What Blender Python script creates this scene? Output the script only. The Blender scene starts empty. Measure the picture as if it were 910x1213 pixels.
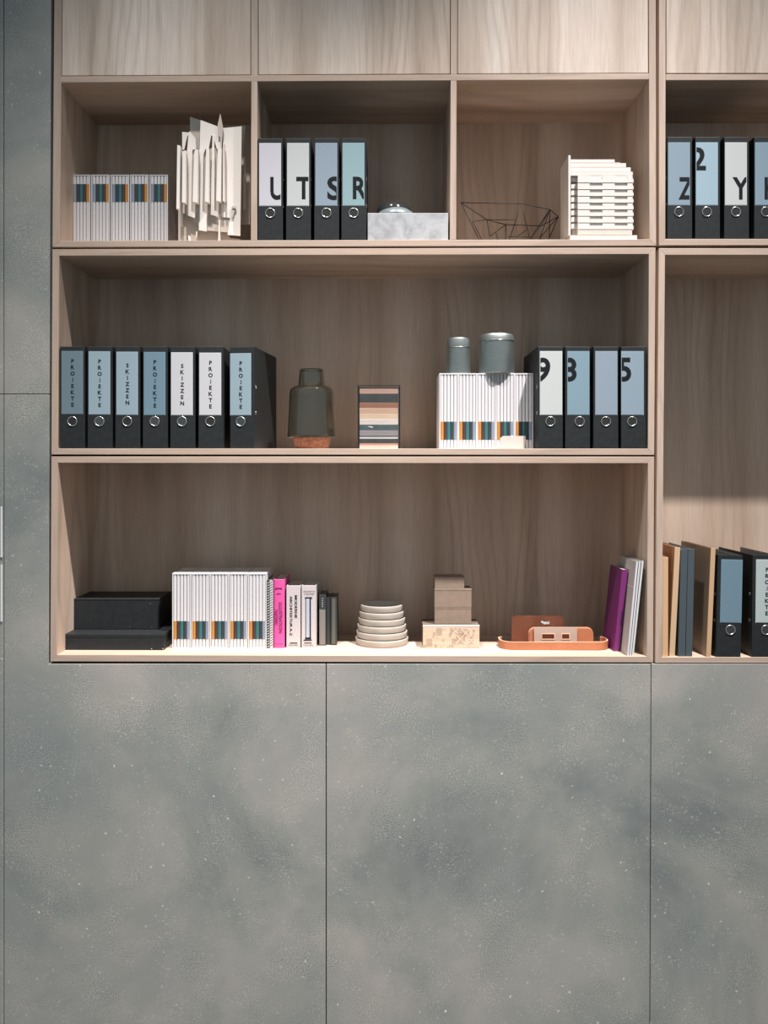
import bpy, bmesh, math, random
from mathutils import Vector, Matrix
random.seed(7)
SC = bpy.context.scene
COL = SC.collection
R = math.radians

# ------------------------------------------------------------------ camera
D0, F, CX, HY, CZ = 2.8, 1065.0, 455.0, 553.0, 1.80
cd = bpy.data.cameras.new('camera'); cam = bpy.data.objects.new('camera', cd); COL.objects.link(cam)
cam.location = (0, -D0, CZ); cam.rotation_euler = (R(90), 0, 0)
cd.sensor_fit = 'VERTICAL'; cd.sensor_height = 36; cd.sensor_width = 36*910/1213
cd.lens = F/1213*36; cd.shift_y = -(606.5-HY)/1213; cd.clip_start = .05
SC.camera = cam
# ------------------------------------------------------------------ world, lights, exposure
SC.view_settings.view_transform = 'Standard'; SC.view_settings.look = 'None'
SC.view_settings.gamma = 1; SC.view_settings.exposure = 0; SC.view_settings.use_curve_mapping = False
w = bpy.data.worlds.new('world'); SC.world = w; w.use_nodes = True
w.node_tree.nodes['Background'].inputs[0].default_value = (.80, .93, 1, 1)
w.node_tree.nodes['Background'].inputs[1].default_value = .36
def spot(name, loc, target, watts, angle, blend, radius, color):
    l = bpy.data.lights.new(name, 'SPOT'); o = bpy.data.objects.new(name, l); COL.objects.link(o)
    o.location = loc; o.rotation_euler = (Vector(target)-Vector(loc)).to_track_quat('-Z', 'Y').to_euler()
    l.energy = watts; l.spot_size = R(angle); l.spot_blend = blend; l.shadow_soft_size = radius; l.color = color
    return o
spot('spotlight_right', (1.45, -1.49, 5.76), (-1.03, 0, -4.5), 2450, 53.8, 1.0, .045, (1, .945, .915))
spot('spotlight_left', (-.7, -1.49, 5.76), (-.25, 0, -4.8), 1330, 52, 1.0, .06, (1, .95, .91))

# ------------------------------------------------------------------ helpers
def X(px, yd=0.0): return (px-CX)*(D0+yd)/F
def Z(py, yd=0.0): return CZ+(HY-py)*(D0+yd)/F
def S(px, yd=0.0): return px*(D0+yd)/F
def lin(c):
    return tuple(((v/255)/12.92 if v/255 <= .04045 else ((v/255+.055)/1.055)**2.4) for v in c[:3])+(1,)

def obj(name, me, mat=None, parent=None):
    o = bpy.data.objects.new(name, me); COL.objects.link(o)
    if mat and not me.materials: me.materials.append(mat)
    if parent: o.parent = parent
    return o
def mesh(bm, name, smooth=False):
    bmesh.ops.recalc_face_normals(bm, faces=bm.faces)
    me = bpy.data.meshes.new(name); bm.to_mesh(me); bm.free()
    if smooth:
        for p in me.polygons: p.use_smooth = True
    return me
def part(name, bm, mat, parent=None, world=False, smooth=False, bevel=0, angle=None):
    if world and parent is not None:
        base = parent.matrix_world.translation if False else Vector(parent.location)
        bmesh.ops.translate(bm, verts=bm.verts, vec=-base)
    me = mesh(bm, name, smooth)
    if smooth and angle: me.set_sharp_from_angle(angle=R(angle))
    o = obj(name, me, mat, parent)
    if bevel:
        m = o.modifiers.new('bevel', 'BEVEL'); m.width = bevel; m.segments = 2; m.limit_method = 'ANGLE'
    return o
def thing(name, label, cat, loc, group=None, rot=(0, 0, 0)):
    o = bpy.data.objects.new(name, None); COL.objects.link(o); o.empty_display_size = .05
    o.location = loc; o.rotation_euler = rot; o['label'] = label; o['category'] = cat
    if group: o['group'] = group
    return o
def box(bm, x0, x1, y0, y1, z0, z1):
    vs = [bm.verts.new((x, y, z)) for x in (x0, x1) for y in (y0, y1) for z in (z0, z1)]
    for f in ((0,1,3,2),(4,6,7,5),(0,4,5,1),(2,3,7,6),(0,2,6,4),(1,5,7,3)): bm.faces.new([vs[i] for i in f])
    return vs
def B(*a):
    bm = bmesh.new(); box(bm, *a); return bm
def hexa(tl, tr, br, bl, y0, y1):
    """front quad given as photo pixels on the cabinet's front plane, carried straight back"""
    bm = bmesh.new(); q = [(X(p[0]), Z(p[1])) for p in (tl, tr, br, bl)]
    f = [bm.verts.new((x, y0, z)) for x, z in q]; b = [bm.verts.new((x, y1, z)) for x, z in q]
    bm.faces.new(f); bm.faces.new(b[::-1])
    for i in range(4): bm.faces.new((f[i], b[i], b[(i+1) % 4], f[(i+1) % 4]))
    return bm
def prism(bm, pts, y0, y1):
    f = [bm.verts.new((x, y0, z)) for x, z in pts]; b = [bm.verts.new((x, y1, z)) for x, z in pts]
    fs = [bm.faces.new(f), bm.faces.new(b[::-1])]; n = len(pts)
    for q in fs: q.normal_update()
    for i in range(n): bm.faces.new((f[i], b[i], b[(i+1) % n], f[(i+1) % n]))
def lathe(bm, prof, n=48, cx=0, cy=0, close=False):
    rings = []
    for r, z in prof:
        if r < 1e-6: rings.append([bm.verts.new((cx, cy, z))])
        else: rings.append([bm.verts.new((cx+r*math.cos(2*math.pi*i/n), cy+r*math.sin(2*math.pi*i/n), z)) for i in range(n)])
    pr = list(zip(rings, rings[1:]))
    if close: pr.append((rings[-1], rings[0]))
    for a, b in pr:
        for i in range(n):
            j = (i+1) % n
            if len(a) == 1 and len(b) == 1: continue
            if len(a) == 1: bm.faces.new((a[0], b[i], b[j]))
            elif len(b) == 1: bm.faces.new((a[i], b[0], a[j]))
            else: bm.faces.new((a[i], b[i], b[j], a[j]))
def rod(bm, a, b, r, n=6):
    a, b = Vector(a), Vector(b); d = b-a
    q = d.to_track_quat('Z', 'Y').to_matrix()
    A = [bm.verts.new(a+q@Vector((r*math.cos(2*math.pi*i/n), r*math.sin(2*math.pi*i/n), 0))) for i in range(n)]
    C = [bm.verts.new(b+q@Vector((r*math.cos(2*math.pi*i/n), r*math.sin(2*math.pi*i/n), 0))) for i in range(n)]
    bm.faces.new(A[::-1]); bm.faces.new(C)
    for i in range(n): bm.faces.new((A[i], A[(i+1) % n], C[(i+1) % n], C[i]))
def torus(bm, R0, r, n=28, m=8, sy=1.0):
    """ring lying in the xz plane"""
    rs = []
    for i in range(n):
        t = 2*math.pi*i/n
        rs.append([bm.verts.new(((R0+r*math.cos(2*math.pi*k/m))*math.cos(t), sy*r*math.sin(2*math.pi*k/m), (R0+r*math.cos(2*math.pi*k/m))*math.sin(t))) for k in range(m)])
    for i in range(n):
        a, b = rs[i], rs[(i+1) % n]
        for k in range(m): bm.faces.new((a[k], b[k], b[(k+1) % m], a[(k+1) % m]))
def disc(bm, r, y0, y1, n=24, cx=0, cz=0):
    prism(bm, [(cx+r*math.cos(2*math.pi*i/n), cz+r*math.sin(2*math.pi*i/n)) for i in range(n)], y0, y1)

def pale(c):
    return tuple(v if v < 100 else 100+(v-100)*.74 for v in c[:3])
_g = {}
def glyph(s, bold=0.0):
    """outline of a string as (verts, faces) in the xz plane, bottom-left of its box at 0,0"""
    k = (s, bold)
    if k not in _g:
        c = bpy.data.curves.new('txt', 'FONT'); c.body = s; c.size = 1; c.offset = bold; c.resolution_u = 4
        o = bpy.data.objects.new('txt', c); COL.objects.link(o)
        dg = bpy.context.evaluated_depsgraph_get(); me = bpy.data.meshes.new_from_object(o.evaluated_get(dg))
        vs = [(v.co.x, v.co.y) for v in me.vertices]; fs = [tuple(p.vertices) for p in me.polygons]
        bpy.data.objects.remove(o); bpy.data.curves.remove(c); bpy.data.meshes.remove(me)
        x0 = min(v[0] for v in vs); z0 = min(v[1] for v in vs); x1 = max(v[0] for v in vs); z1 = max(v[1] for v in vs)
        _g[k] = ([(x-x0, z-z0) for x, z in vs], fs, x1-x0, z1-z0)
    return _g[k]
def put_text(bm, s, cx, cz, w=None, h=None, y=0, rot=0, bold=0.0, clip=None, th=.0004):
    """string centred at cx,cz, fitted to w x h (before rotation), facing -y, slightly proud, clipped to x range"""
    vs, fs, gw, gh = glyph(s, bold)
    sx = (w/gw) if w else (h/gh); sz = (h/gh) if h else sx
    ca, sa = math.cos(rot), math.sin(rot); t = bmesh.new(); nv = []
    for x, z in vs:
        a, b = (x-gw/2)*sx, (z-gh/2)*sz
        nv.append(t.verts.new((cx+a*ca-b*sa, y, cz+a*sa+b*ca)))
    for f in fs:
        try: t.faces.new([nv[i] for i in f])
        except ValueError: pass
    if clip:
        for px, no in ((clip[0], (-1, 0, 0)), (clip[1], (1, 0, 0))):
            bmesh.ops.bisect_plane(t, geom=t.verts[:]+t.edges[:]+t.faces[:], plane_co=(px, 0, 0), plane_no=no, clear_outer=True)
    mp = {v: bm.verts.new(v.co) for v in t.verts}
    for f in t.faces: bm.faces.new([mp[v] for v in f.verts])
    t.free()

# ------------------------------------------------------------------ materials
def mat(name, rgb, rough=.6, metal=0.0, **kw):
    m = bpy.data.materials.new(name); m.use_nodes = True; b = m.node_tree.nodes['Principled BSDF']
    b.inputs['Base Color'].default_value = lin(pale(rgb) if metal < .5 and not kw.get('Transmission_Weight') else rgb); b.inputs['Roughness'].default_value = rough; b.inputs['Metallic'].default_value = metal
    for k, v in kw.items(): b.inputs[k.replace('_', ' ')].default_value = v
    nt = m.node_tree
    # faint grain so that no surface is perfectly even
    tc = nt.nodes.new('ShaderNodeTexCoord'); n = nt.nodes.new('ShaderNodeTexNoise'); n.inputs['Scale'].default_value = 90
    n.inputs['Detail'].default_value = 3
    bp = nt.nodes.new('ShaderNodeBump'); bp.inputs['Strength'].default_value = .06; bp.inputs['Distance'].default_value = .001
    nt.links.new(tc.outputs['Object'], n.inputs['Vector']); nt.links.new(n.outputs['Fac'], bp.inputs['Height'])
    if not kw.get('Transmission_Weight'): nt.links.new(bp.outputs['Normal'], b.inputs['Normal'])
    return m
class NT:
    def __init__(s, name):
        s.m = bpy.data.materials.new(name); s.m.use_nodes = True; s.nt = s.m.node_tree; s.b = s.nt.nodes['Principled BSDF']
    def n(s, t, **kw):
        x = s.nt.nodes.new(t)
        for k, v in kw.items():
            if hasattr(x, k): setattr(x, k, v)
            else: x.inputs[k.replace('_', ' ')].default_value = v
        return x
    def l(s, a, b): s.nt.links.new(a, b)
    def coord(s, scale, off=(0, 0, 0)):
        tc = s.n('ShaderNodeTexCoord'); mp = s.n('ShaderNodeMapping'); mp.inputs['Scale'].default_value = scale; mp.inputs['Location'].default_value = off
        s.l(tc.outputs['Object'], mp.inputs['Vector']); return mp.outputs['Vector']
    def ramp(s, fac, stops):
        r = s.n('ShaderNodeValToRGB'); e = r.color_ramp.elements
        while len(e) < len(stops): e.new(.5)
        for i, (p, c) in enumerate(stops): e[i].position = p; e[i].color = c if len(c) == 4 else lin(c)
        s.l(fac, r.inputs['Fac']); return r.outputs['Color']
    def mix(s, fac, a, b, mode='MIX'):
        x = s.n('ShaderNodeMix', data_type='RGBA', blend_type=mode)
        for k, v in ((0, fac), (6, a), (7, b)):
            if hasattr(v, 'links'): s.l(v, x.inputs[k])
            else: x.inputs[k].default_value = v
        return x.outputs[2]
    def noise(s, vec, scale, detail=4, rough=.5, dist=0.0):
        x = s.n('ShaderNodeTexNoise'); x.inputs['Scale'].default_value = scale; x.inputs['Detail'].default_value = detail
        x.inputs['Roughness'].default_value = rough; x.inputs['Distortion'].default_value = dist
        s.l(vec, x.inputs['Vector']); return x.outputs['Fac']
def G(v): return (v, v, v, 1)
def wood(name, axis, dark, mid, light, off=(0, 0, 0), rough=.5):
    t = NT(name)
    ax = {'z': (1, 1, .055), 'x': (.055, 1, 1)}[axis]
    v = t.coord(ax, off)
    bands = t.noise(v, 9, 2, .5)
    c = t.ramp(bands, [(.30, dark), (.5, mid), (.68, light)])
    fine = t.noise(v, 170, 4, .65)
    c = t.mix(1, c, t.ramp(fine, [(.3, G(.87)), (.62, G(1.04))]), 'MULTIPLY')
    # cathedral grain lines in patches
    low = t.coord({'z': (1, 1, .22), 'x': (.22, 1, 1)}[axis], (off[0]+3, off[1], off[2]+1))
    wv = t.n('ShaderNodeTexWave', wave_type='BANDS', bands_direction='X' if axis == 'z' else 'Z')
    wv.inputs['Scale'].default_value = 9; wv.inputs['Distortion'].default_value = 17; wv.inputs['Detail'].default_value = 1
    wv.inputs['Detail Scale'].default_value = .6; t.l(low, wv.inputs['Vector'])
    lines = t.ramp(wv.outputs['Fac'], [(.0, G(.86)), (.3, G(.99)), (1, G(1.03))])
    msk = t.ramp(t.noise(low, 3.2, 1), [(.44, G(0)), (.56, G(1))])
    c = t.mix(msk, c, t.mix(1, c, lines, 'MULTIPLY'))
    t.l(c, t.b.inputs['Base Color']); t.b.inputs['Roughness'].default_value = rough
    bp = t.n('ShaderNodeBump'); bp.inputs['Strength'].default_value = .12; bp.inputs['Distance'].default_value = .001
    t.l(fine, bp.inputs['Height']); t.l(bp.outputs['Normal'], t.b.inputs['Normal'])
    return t.m
WD, WM, WL = (176, 153, 134), (199, 176, 157), (213, 193, 176)
M = {}
M['wood_v'] = wood('wood_vertical', 'z', WD, WM, WL)
M['wood_d'] = [wood('wood_door', 'z', (176,157,142), (198,181,167), (213,199,188), (o, 0, o*.7), .42) for o in (1.3, 5.1, 9.7, 14.2)]
M['wood_h'] = wood('wood_horizontal', 'x', WD, WM, WL)
M['edge_v'] = wood('edge_vertical', 'z', (170,149,134), (180,159,144), (187,167,153), (2, 0, 7), .45)
M['edge_h'] = wood('edge_horizontal', 'x', (170,149,134), (180,159,144), (187,167,153), (2, 0, 7), .45)

def concrete():
    t = NT('concrete'); v = t.coord((1, 1, 1), (3.1, 0, 1.7)); v2 = t.coord((1, 1, 1), (9, 2, 4))
    big = t.noise(v, 1.9, 9, .62, .35)
    c = t.ramp(big, [(.32, (112,117,116)), (.45, (133,136,132)), (.56, (148,147,142)), (.68, (161,156,151))])
    tint = t.noise(v2, 2.3, 3, .5)
    c = t.mix(t.ramp(tint, [(.45, G(0)), (.7, G(.55))]), c, lin((119,126,126)))
    grain = t.noise(v, 240, 4, .75)
    pm = t.ramp(t.noise(v2, 5.5, 6, .68), [(.47, G(.08)), (.60, G(1))])
    c = t.mix(pm, c, t.mix(1, c, t.ramp(grain, [(.36, G(.58)), (.5, G(.99)), (.64, G(1.5))]), 'MULTIPLY'))
    fine = t.noise(v, 700, 2, .6)
    c = t.mix(1, c, t.ramp(fine, [(.3, G(.88)), (.7, G(1.12))]), 'MULTIPLY')
    wn = t.n('ShaderNodeTexNoise'); wn.inputs['Scale'].default_value = 120; wn.inputs['Detail'].default_value = 3; t.l(v, wn.inputs['Vector'])
    ws = t.n('ShaderNodeVectorMath', operation='SCALE'); ws.inputs['Scale'].default_value = .016; t.l(wn.outputs['Color'], ws.inputs[0])
    wa = t.n('ShaderNodeVectorMath', operation='ADD'); t.l(v, wa.inputs[0]); t.l(ws.outputs[0], wa.inputs[1]); vd = wa.outputs[0]
    vo = t.n('ShaderNodeTexVoronoi'); vo.inputs['Scale'].default_value = 34; t.l(vd, vo.inputs['Vector'])
    n3 = t.noise(v, 60, 3, .7, 0)
    ad = t.n('ShaderNodeMath', operation='ADD'); t.l(vo.outputs['Distance'], ad.inputs[0])
    mu = t.n('ShaderNodeMath', operation='MULTIPLY'); t.l(n3, mu.inputs[0]); mu.inputs[1].default_value = .5; t.l(mu.outputs[0], ad.inputs[1])
    sp = t.ramp(ad.outputs[0], [(.29, G(.85)), (.35, G(0))])
    keep = t.ramp(t.noise(v2, 9, 2), [(.47, G(0)), (.56, G(1))])
    c = t.mix(t.mix(1, sp, keep, 'MULTIPLY'), c, lin((208,210,206)))
    vb = t.n('ShaderNodeTexVoronoi'); vb.inputs['Scale'].default_value = 90; t.l(vd, vb.inputs['Vector'])
    s2 = t.ramp(vb.outputs['Distance'], [(.16, G(.5)), (.30, G(0))])
    c = t.mix(t.mix(1, s2, t.ramp(t.noise(v, 13, 4, .6), [(.46, G(0)), (.62, G(1))]), 'MULTIPLY'), c, lin((186,187,182)))
    t.l(c, t.b.inputs['Base Color']); t.b.inputs['Roughness'].default_value = .55
    bp = t.n('ShaderNodeBump'); bp.inputs['Strength'].default_value = .25; bp.inputs['Distance'].default_value = .002
    t.l(grain, bp.inputs['Height']); t.l(bp.outputs['Normal'], t.b.inputs['Normal'])
    return t.m
M['concrete'] = concrete()
def speckle(name, a, b, scale, rough=.5, aniso=(1, 1, 1), lo=.4, hi=.6):
    t = NT(name); v = t.coord(aniso)
    t.l(t.ramp(t.noise(v, scale, 5, .6, .3), [(lo, pale(a)), (hi, pale(b))]), t.b.inputs['Base Color']); t.b.inputs['Roughness'].default_value = rough
    return t.m
M['black'] = mat('black_board', (34,36,38), .55)
M['cover_black'] = speckle('binder_cover', (34,37,39), (39,42,44), 60, .5)
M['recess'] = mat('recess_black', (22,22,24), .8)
for k_ in ('black', 'cover_black'): M[k_].node_tree.nodes['Principled BSDF'].inputs['Specular IOR Level'].default_value = .25
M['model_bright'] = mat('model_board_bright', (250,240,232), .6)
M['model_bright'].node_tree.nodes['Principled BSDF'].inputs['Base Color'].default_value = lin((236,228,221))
M['lining'] = mat('binder_lining', (120,124,126), .7)
M['chrome'] = mat('chrome', (215,212,205), .22, 1.0)
M['dullmetal'] = mat('dull_metal', (120,122,120), .35, 1.0)
M['ink'] = mat('ink', (22,24,27), .6)
M['navyink'] = mat('navy_ink', (18,30,44), .6)
for k_ in ('ink', 'navyink'): M[k_].node_tree.nodes['Principled BSDF'].inputs['Specular IOR Level'].default_value = .15
M['white'] = mat('white_card', (250,248,250), .55)
M['rib'] = mat('white_rib', (242,240,244), .5)
M['seam'] = mat('seam_grey', (140,140,146), .6)
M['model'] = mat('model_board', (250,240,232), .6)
M['floor_mat'] = speckle('floor_resin', (70,70,69), (84,83,81), 6, .5)
# ------------------------------------------------------------------ setting
fl = part('floor', B(-5, 5, -7, .45, -.1, 0), M['floor_mat']); fl['kind'] = 'structure'
wb = part('wall_back', B(-3, 3, .40, .5, 0, 3.9), M['recess']); wb['kind'] = 'structure'
GP = .0011
def panel(pts, y0=0.0, y1=.03):
    bm = bmesh.new(); prism(bm, [(x, z) for x, z in pts], y0, y1)
    p = part('concrete_panel', bm, M['concrete'], wb, bevel=.0012)
    p.location = (0, 0, 0); return p
zt = Z(786.5); zb = .004
xl = X(4.5)
panel([(xl+GP, zb), (X(386.3)-GP, zb), (X(386.3)-GP, zt), (X(57.5), zt), (X(58.5), Z(467)-GP), (xl+GP, Z(467)-GP)])
panel([(xl+GP, Z(467)+GP), (X(58.5), Z(467)+GP), (X(61.5), 3.75), (xl+GP, 3.75)])
panel([(X(386.7)+GP*.6, zb), (X(770)-GP, zb), (X(771.5)-GP, zt), (X(386.7)+GP*.6, zt)])
panel([(X(770)+GP, zb), (X(1154)-GP, zb), (X(1154)-GP, zt), (X(771.5)+GP, zt)])
panel([(xl-1.0, zb), (xl-GP, zb), (xl-GP, Z(467)-GP), (xl-1.0, Z(467)-GP)])
panel([(xl-1.0, Z(467)+GP), (xl-GP, Z(467)+GP), (xl-GP, 3.75), (xl-1.0, 3.75)])
panel([(X(1042), zt+.002), (X(1154)-GP, zt+.002), (X(1154)-GP, 3.75), (X(1042), 3.75)])
for z0, z1 in ((600, 660), (668, 736)):
    pass
# white strips that paint in a light reflection along the far left joint
t = thing('reflection_strip', 'thin white strip painted in as a light reflection by the wall joint at the far left edge', 'strip', (X(2.2), -.003, Z(736)))
part('upper_segment', B(X(1.2), X(3.0), -.004, .0, Z(660), Z(600)), M['white'], t, world=True)
part('lower_segment', B(X(1.2), X(3.0), -.004, .0, Z(736), Z(669)), M['white'], t, world=True)

YB = .353       # inside face of the cabinet backs
def board(cab, name, tl, tr, br, bl, ax, y1=YB):
    o = part(name, hexa(tl, tr, br, bl, 0, y1), M['edge_v' if ax == 'z' else 'edge_h'], cab, world=True, bevel=.0009)
    o.data.materials.append(M['wood_v' if ax == 'z' else 'wood_h'])
    for p in o.data.polygons: p.material_index = 0 if p.normal.y < -.9 else 1
    return o
def back(cab, tl, tr, br, bl):
    return part('back_panel', hexa(tl, tr, br, bl, YB, YB+.012), M['wood_v'], cab, world=True)
def door(cab, tl, tr, br, bl, k):
    return part('door', hexa(tl, tr, br, bl, .0012, .019), M['wood_d'][k], cab, world=True, bevel=.0008)
def lerp(a, b, t): return a+(b-a)*t

TOPY = -150
# upper left cabinet: doors over three open compartments
ca = thing('wall_cabinet', 'upper left wall cabinet with three wooden doors above three open compartments', 'cabinet', (X(420), 0, Z(292)))
board(ca, 'side_panel', (65.5,TOPY), (74.5,TOPY), (71,285.2), (62,292.6), 'z')
board(ca, 'side_panel', (768.5,TOPY), (777,TOPY), (777.6,291), (769.5,283.5), 'z')
board(ca, 'top_panel', (65.5,TOPY-9), (777,TOPY-9), (777,TOPY), (65.5,TOPY), 'x')
board(ca, 'bottom_panel', (71,285.2), (769.5,283.5), (777.6,291), (62,292.6), 'x')
board(ca, 'middle_shelf', (72.2,90.4), (769,87), (769,94), (72,97.6), 'x')
board(ca, 'divider', (297.5,TOPY), (305.5,TOPY), (305.5,89.3), (297.5,89.3), 'z')
board(ca, 'divider', (534,TOPY), (542,TOPY), (541.6,88.1), (534,88.1), 'z')
board(ca, 'divider', (297.8,96.5), (305,96.5), (304.6,284.6), (297.2,284.6), 'z')
board(ca, 'divider', (534,95.4), (541,95.4), (540.4,284.1), (533,284.1), 'z')
back(ca, (66,TOPY), (777,TOPY), (777,290), (63,290))
door(ca, (75.2,TOPY+1), (296.7,TOPY+1), (296.7,88.2), (73.2,89.4), 0)
door(ca, (306.3,TOPY+1), (533.2,TOPY+1), (533.2,87), (306.3,88.2), 1)
door(ca, (542.8,TOPY+1), (767.7,TOPY+1), (767.9,86), (542.4,87), 2)
# middle left cabinet
cb = thing('wall_cabinet', 'middle left wide open wall cabinet holding binders, carafe and tins', 'cabinet', (X(420), 0, Z(538.5)))
board(cb, 'side_panel', (62,295.2), (70.2,303), (68.6,531.3), (60.8,538.4), 'z')
board(cb, 'side_panel', (768.8,301), (776.8,293.3), (775.2,539), (767.8,531.5), 'z')
board(cb, 'top_panel', (62,295.2), (776.8,293.3), (768.8,301), (70.2,303), 'x')
board(cb, 'bottom_panel', (68.6,531.3), (767.8,531.5), (775.2,539), (60.8,538.4), 'x')
back(cb, (63,297), (776,295), (775,537.5), (62,537.5))
# lower left cabinet
cc = thing('wall_cabinet', 'lower left wide open wall cabinet above the concrete panels', 'cabinet', (X(420), 0, Z(784)))
board(cc, 'side_panel', (60.8,540.8), (68.6,548.3), (67.6,775.6), (59.6,783.6), 'z')
board(cc, 'side_panel', (767.8,548.8), (775.2,541), (773.9,784.8), (766.4,777.6), 'z')
board(cc, 'top_panel', (60.8,540.8), (775.2,541), (767.8,548.8), (68.6,548.3), 'x')
board(cc, 'bottom_panel', (67.6,775.6), (766.4,777.6), (773.9,784.8), (59.6,783.6), 'x')
back(cc, (62,542), (774,542), (773,783), (61,783))
# right-hand bay
cr = thing('wall_cabinet', 'upper right wall cabinet with a wooden door above lettered binders, cut by the frame', 'cabinet', (X(905), 0, Z(291)))
board(cr, 'side_panel', (780.8,TOPY), (789,TOPY), (788.3,283), (780.8,290.6), 'z')
board(cr, 'side_panel', (1026,TOPY), (1034,TOPY), (1034,290), (1026,283), 'z')
board(cr, 'top_panel', (780.8,TOPY-9), (1034,TOPY-9), (1034,TOPY), (780.8,TOPY), 'x')
board(cr, 'bottom_panel', (788.3,283), (1026,283), (1034,290), (780.8,290.6), 'x')
board(cr, 'middle_shelf', (789,88), (1026,87.6), (1026,94.6), (789,95), 'x')
back(cr, (782,TOPY), (1033,TOPY), (1033,290), (782,290))
door(cr, (789.8,TOPY+1), (1025.2,TOPY+1), (1025.2,86), (789.8,86.4), 3)
cs = thing('wall_cabinet', 'tall lower right open wall cabinet with boards and binders at its bottom', 'cabinet', (X(905), 0, Z(785)))
board(cs, 'side_panel', (780.6,294), (788,302), (784.2,778.3), (776.4,785.4), 'z')
board(cs, 'side_panel', (1026,302), (1034,294), (1034,785.6), (1026,778.6), 'z')
board(cs, 'top_panel', (780.6,294), (1034,294), (1026,302), (788,302), 'x')
board(cs, 'bottom_panel', (784.2,778.3), (1026,778.6), (1034,785.6), (776.4,785.4), 'x')
back(cs, (781,296), (1033,296), (1033,784), (779,784))

def floor_z(row, px):
    if row == 1: return Z(lerp(285.2, 283.5, (px-71)/698.5)) if px < 775 else Z(283)
    if row == 2: return Z(lerp(531.3, 531.5, (px-69)/699))
    if px < 775: return Z(lerp(775.6, 777.6, (px-68)/698.4))
    return Z(778.4)

# ------------------------------------------------------------------ binders
BW, BH, BD = .0775, .3175, .285
_mc = {}
def cached(key, fn):
    if key not in _mc: _mc[key] = fn()
    return _mc[key]
def m_spine():
    bm = B(-BW/2, BW/2, 0, .0035, 0, BH); return mesh(bm, 'spine')
def m_cover(s):
    return mesh(B(*(sorted((s*BW/2, s*(BW/2-.003)))), .0035, BD, 0, BH), 'cover')
def m_lining():
    bm = bmesh.new(); a = BW/2-.0035
    box(bm, -a, -a+.0012, .0045, BD-.01, .004, BH-.002); box(bm, a-.0012, a, .0045, BD-.01, .004, BH-.002); box(bm, -a, a, .0045, .0057, .004, BH-.002)
    return mesh(bm, 'lining')
def m_ring():
    bm = bmesh.new(); torus(bm, .0142, .0019); me = mesh(bm, 'ring', True); return me
def m_disc():
    bm = bmesh.new(); disc(bm, .0138, -.0004, .0006); return mesh(bm, 'disc')
def m_slot():
    bm = bmesh.new(); torus(bm, .005, .0009, 16, 6); bmesh.ops.rotate(bm, verts=bm.verts, cent=(0,0,0), matrix=Matrix.Rotation(R(90), 3, 'Z')); return mesh(bm, 'slot', True)
def m_clamp():
    return mesh(B(-.001, .001, -.002, .002, -.002, .002), 'rivet')
_lab = {}
def labmat(rgb):
    if rgb not in _lab: _lab[rgb] = mat('label_paper', rgb, .45)
    return _lab[rgb]
def binder(x_px, row, color, label, group, word=None, big=None, lab=(-.0325, .0345), labz=(.106, .302), ring_dx=0, shiny=False, rot=0, yd=.002, rivets=True, lean=0):
    t = thing('ring_binder', label, 'binder', (X(x_px), yd, floor_z(row, x_px)+.0003), group, (0, R(lean), R(rot)))
    for nm, fn, mt in (('spine', m_spine, 'cover_black'),):
        o = obj(nm, cached(nm, fn), M[mt], t); md = o.modifiers.new('b', 'BEVEL'); md.width = .0012; md.segments = 2
    for s in (-1, 1):
        obj('cover', cached(('cover', s), lambda: m_cover(s)), M['cover_black'], t)
    obj('lining', cached('lining', m_lining), M['lining'], t)
    x0, x1 = lab[0], lab[1]; z0, z1 = labz
    pl = part('label_pocket', B(x0-.0016, x1+.0016, -.0006, .0002, z0-.0016, z1+.0016), labmat(tuple(min(235, int(c*1.06)+8) for c in color)), t)
    l = part('label_card', B(x0, x1, -.0011, -.0002, z0, z1), labmat(color), pl)
    if word:
        bm = bmesh.new(); n = len(word); c = (x0+x1)/2+.001
        zt_ = z1-.030 if n == 8 else z1-.041
        for i, ch in enumerate(word): put_text(bm, ch, c, zt_-i*.0194, h=.0128, y=-.0014, bold=.035)
        part('lettering', bm, M['navyink'], pl)
    if big:
        ch, cx, cz, wd, hh = big; bm = bmesh.new()
        put_text(bm, ch, cx, cz, w=wd, h=hh, y=-.0014, bold=.028, clip=(x0, x1))
        part('lettering', bm, M['ink'], pl)
    r = obj('finger_ring', cached('ring', m_ring), M['chrome'], t); r.location = ((x0+x1)/2+ring_dx, -.0006, .0845)
    d = obj('hole_disc', cached('disc_s' if shiny else 'disc', m_disc), M['dullmetal' if shiny else 'recess'], r)  # black disc paints in the dark of the finger hole; metal where shiny
    if rivets:
        for s in (-1, 1):
            for z in (.112, .194):
                q = obj('rivet', cached('slot', m_slot), M['chrome'], t); q.location = (s*(BW/2+.0004), .018, z)
    return t
C_blue, C_lblue, C_white, C_teal = (104,138,158), (150,176,190), (214,214,220), (140,176,184)
g2 = 'black binders with worded labels on the middle shelf'
row2 = [ (85.6,(100,124,136),'PROJEKTE',0,'black ring binder with grey-blue PROJEKTE label, at the left end of the middle shelf'),
  (118.2,C_lblue,'PROJEKTE',1,'black ring binder with pale blue PROJEKTE label, second from the left on middle shelf'),
  (151,C_lblue,'SKIZZEN',0,'black ring binder with pale blue SKIZZEN label, third from the left'),
  (183.8,C_blue,'PROJEKTE',1,'black ring binder with deeper blue PROJEKTE label between the two SKIZZEN binders'),
  (216.3,C_white,'SKIZZEN',1,'black ring binder with white SKIZZEN label'),
  (249.5,C_white,'PROJEKTE',0,'black ring binder with white PROJEKTE label beside the white SKIZZEN binder'),
  (286.5,C_lblue,'PROJEKTE',1,'black ring binder with pale blue PROJEKTE label, turned aside, right end of the left group')]
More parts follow.
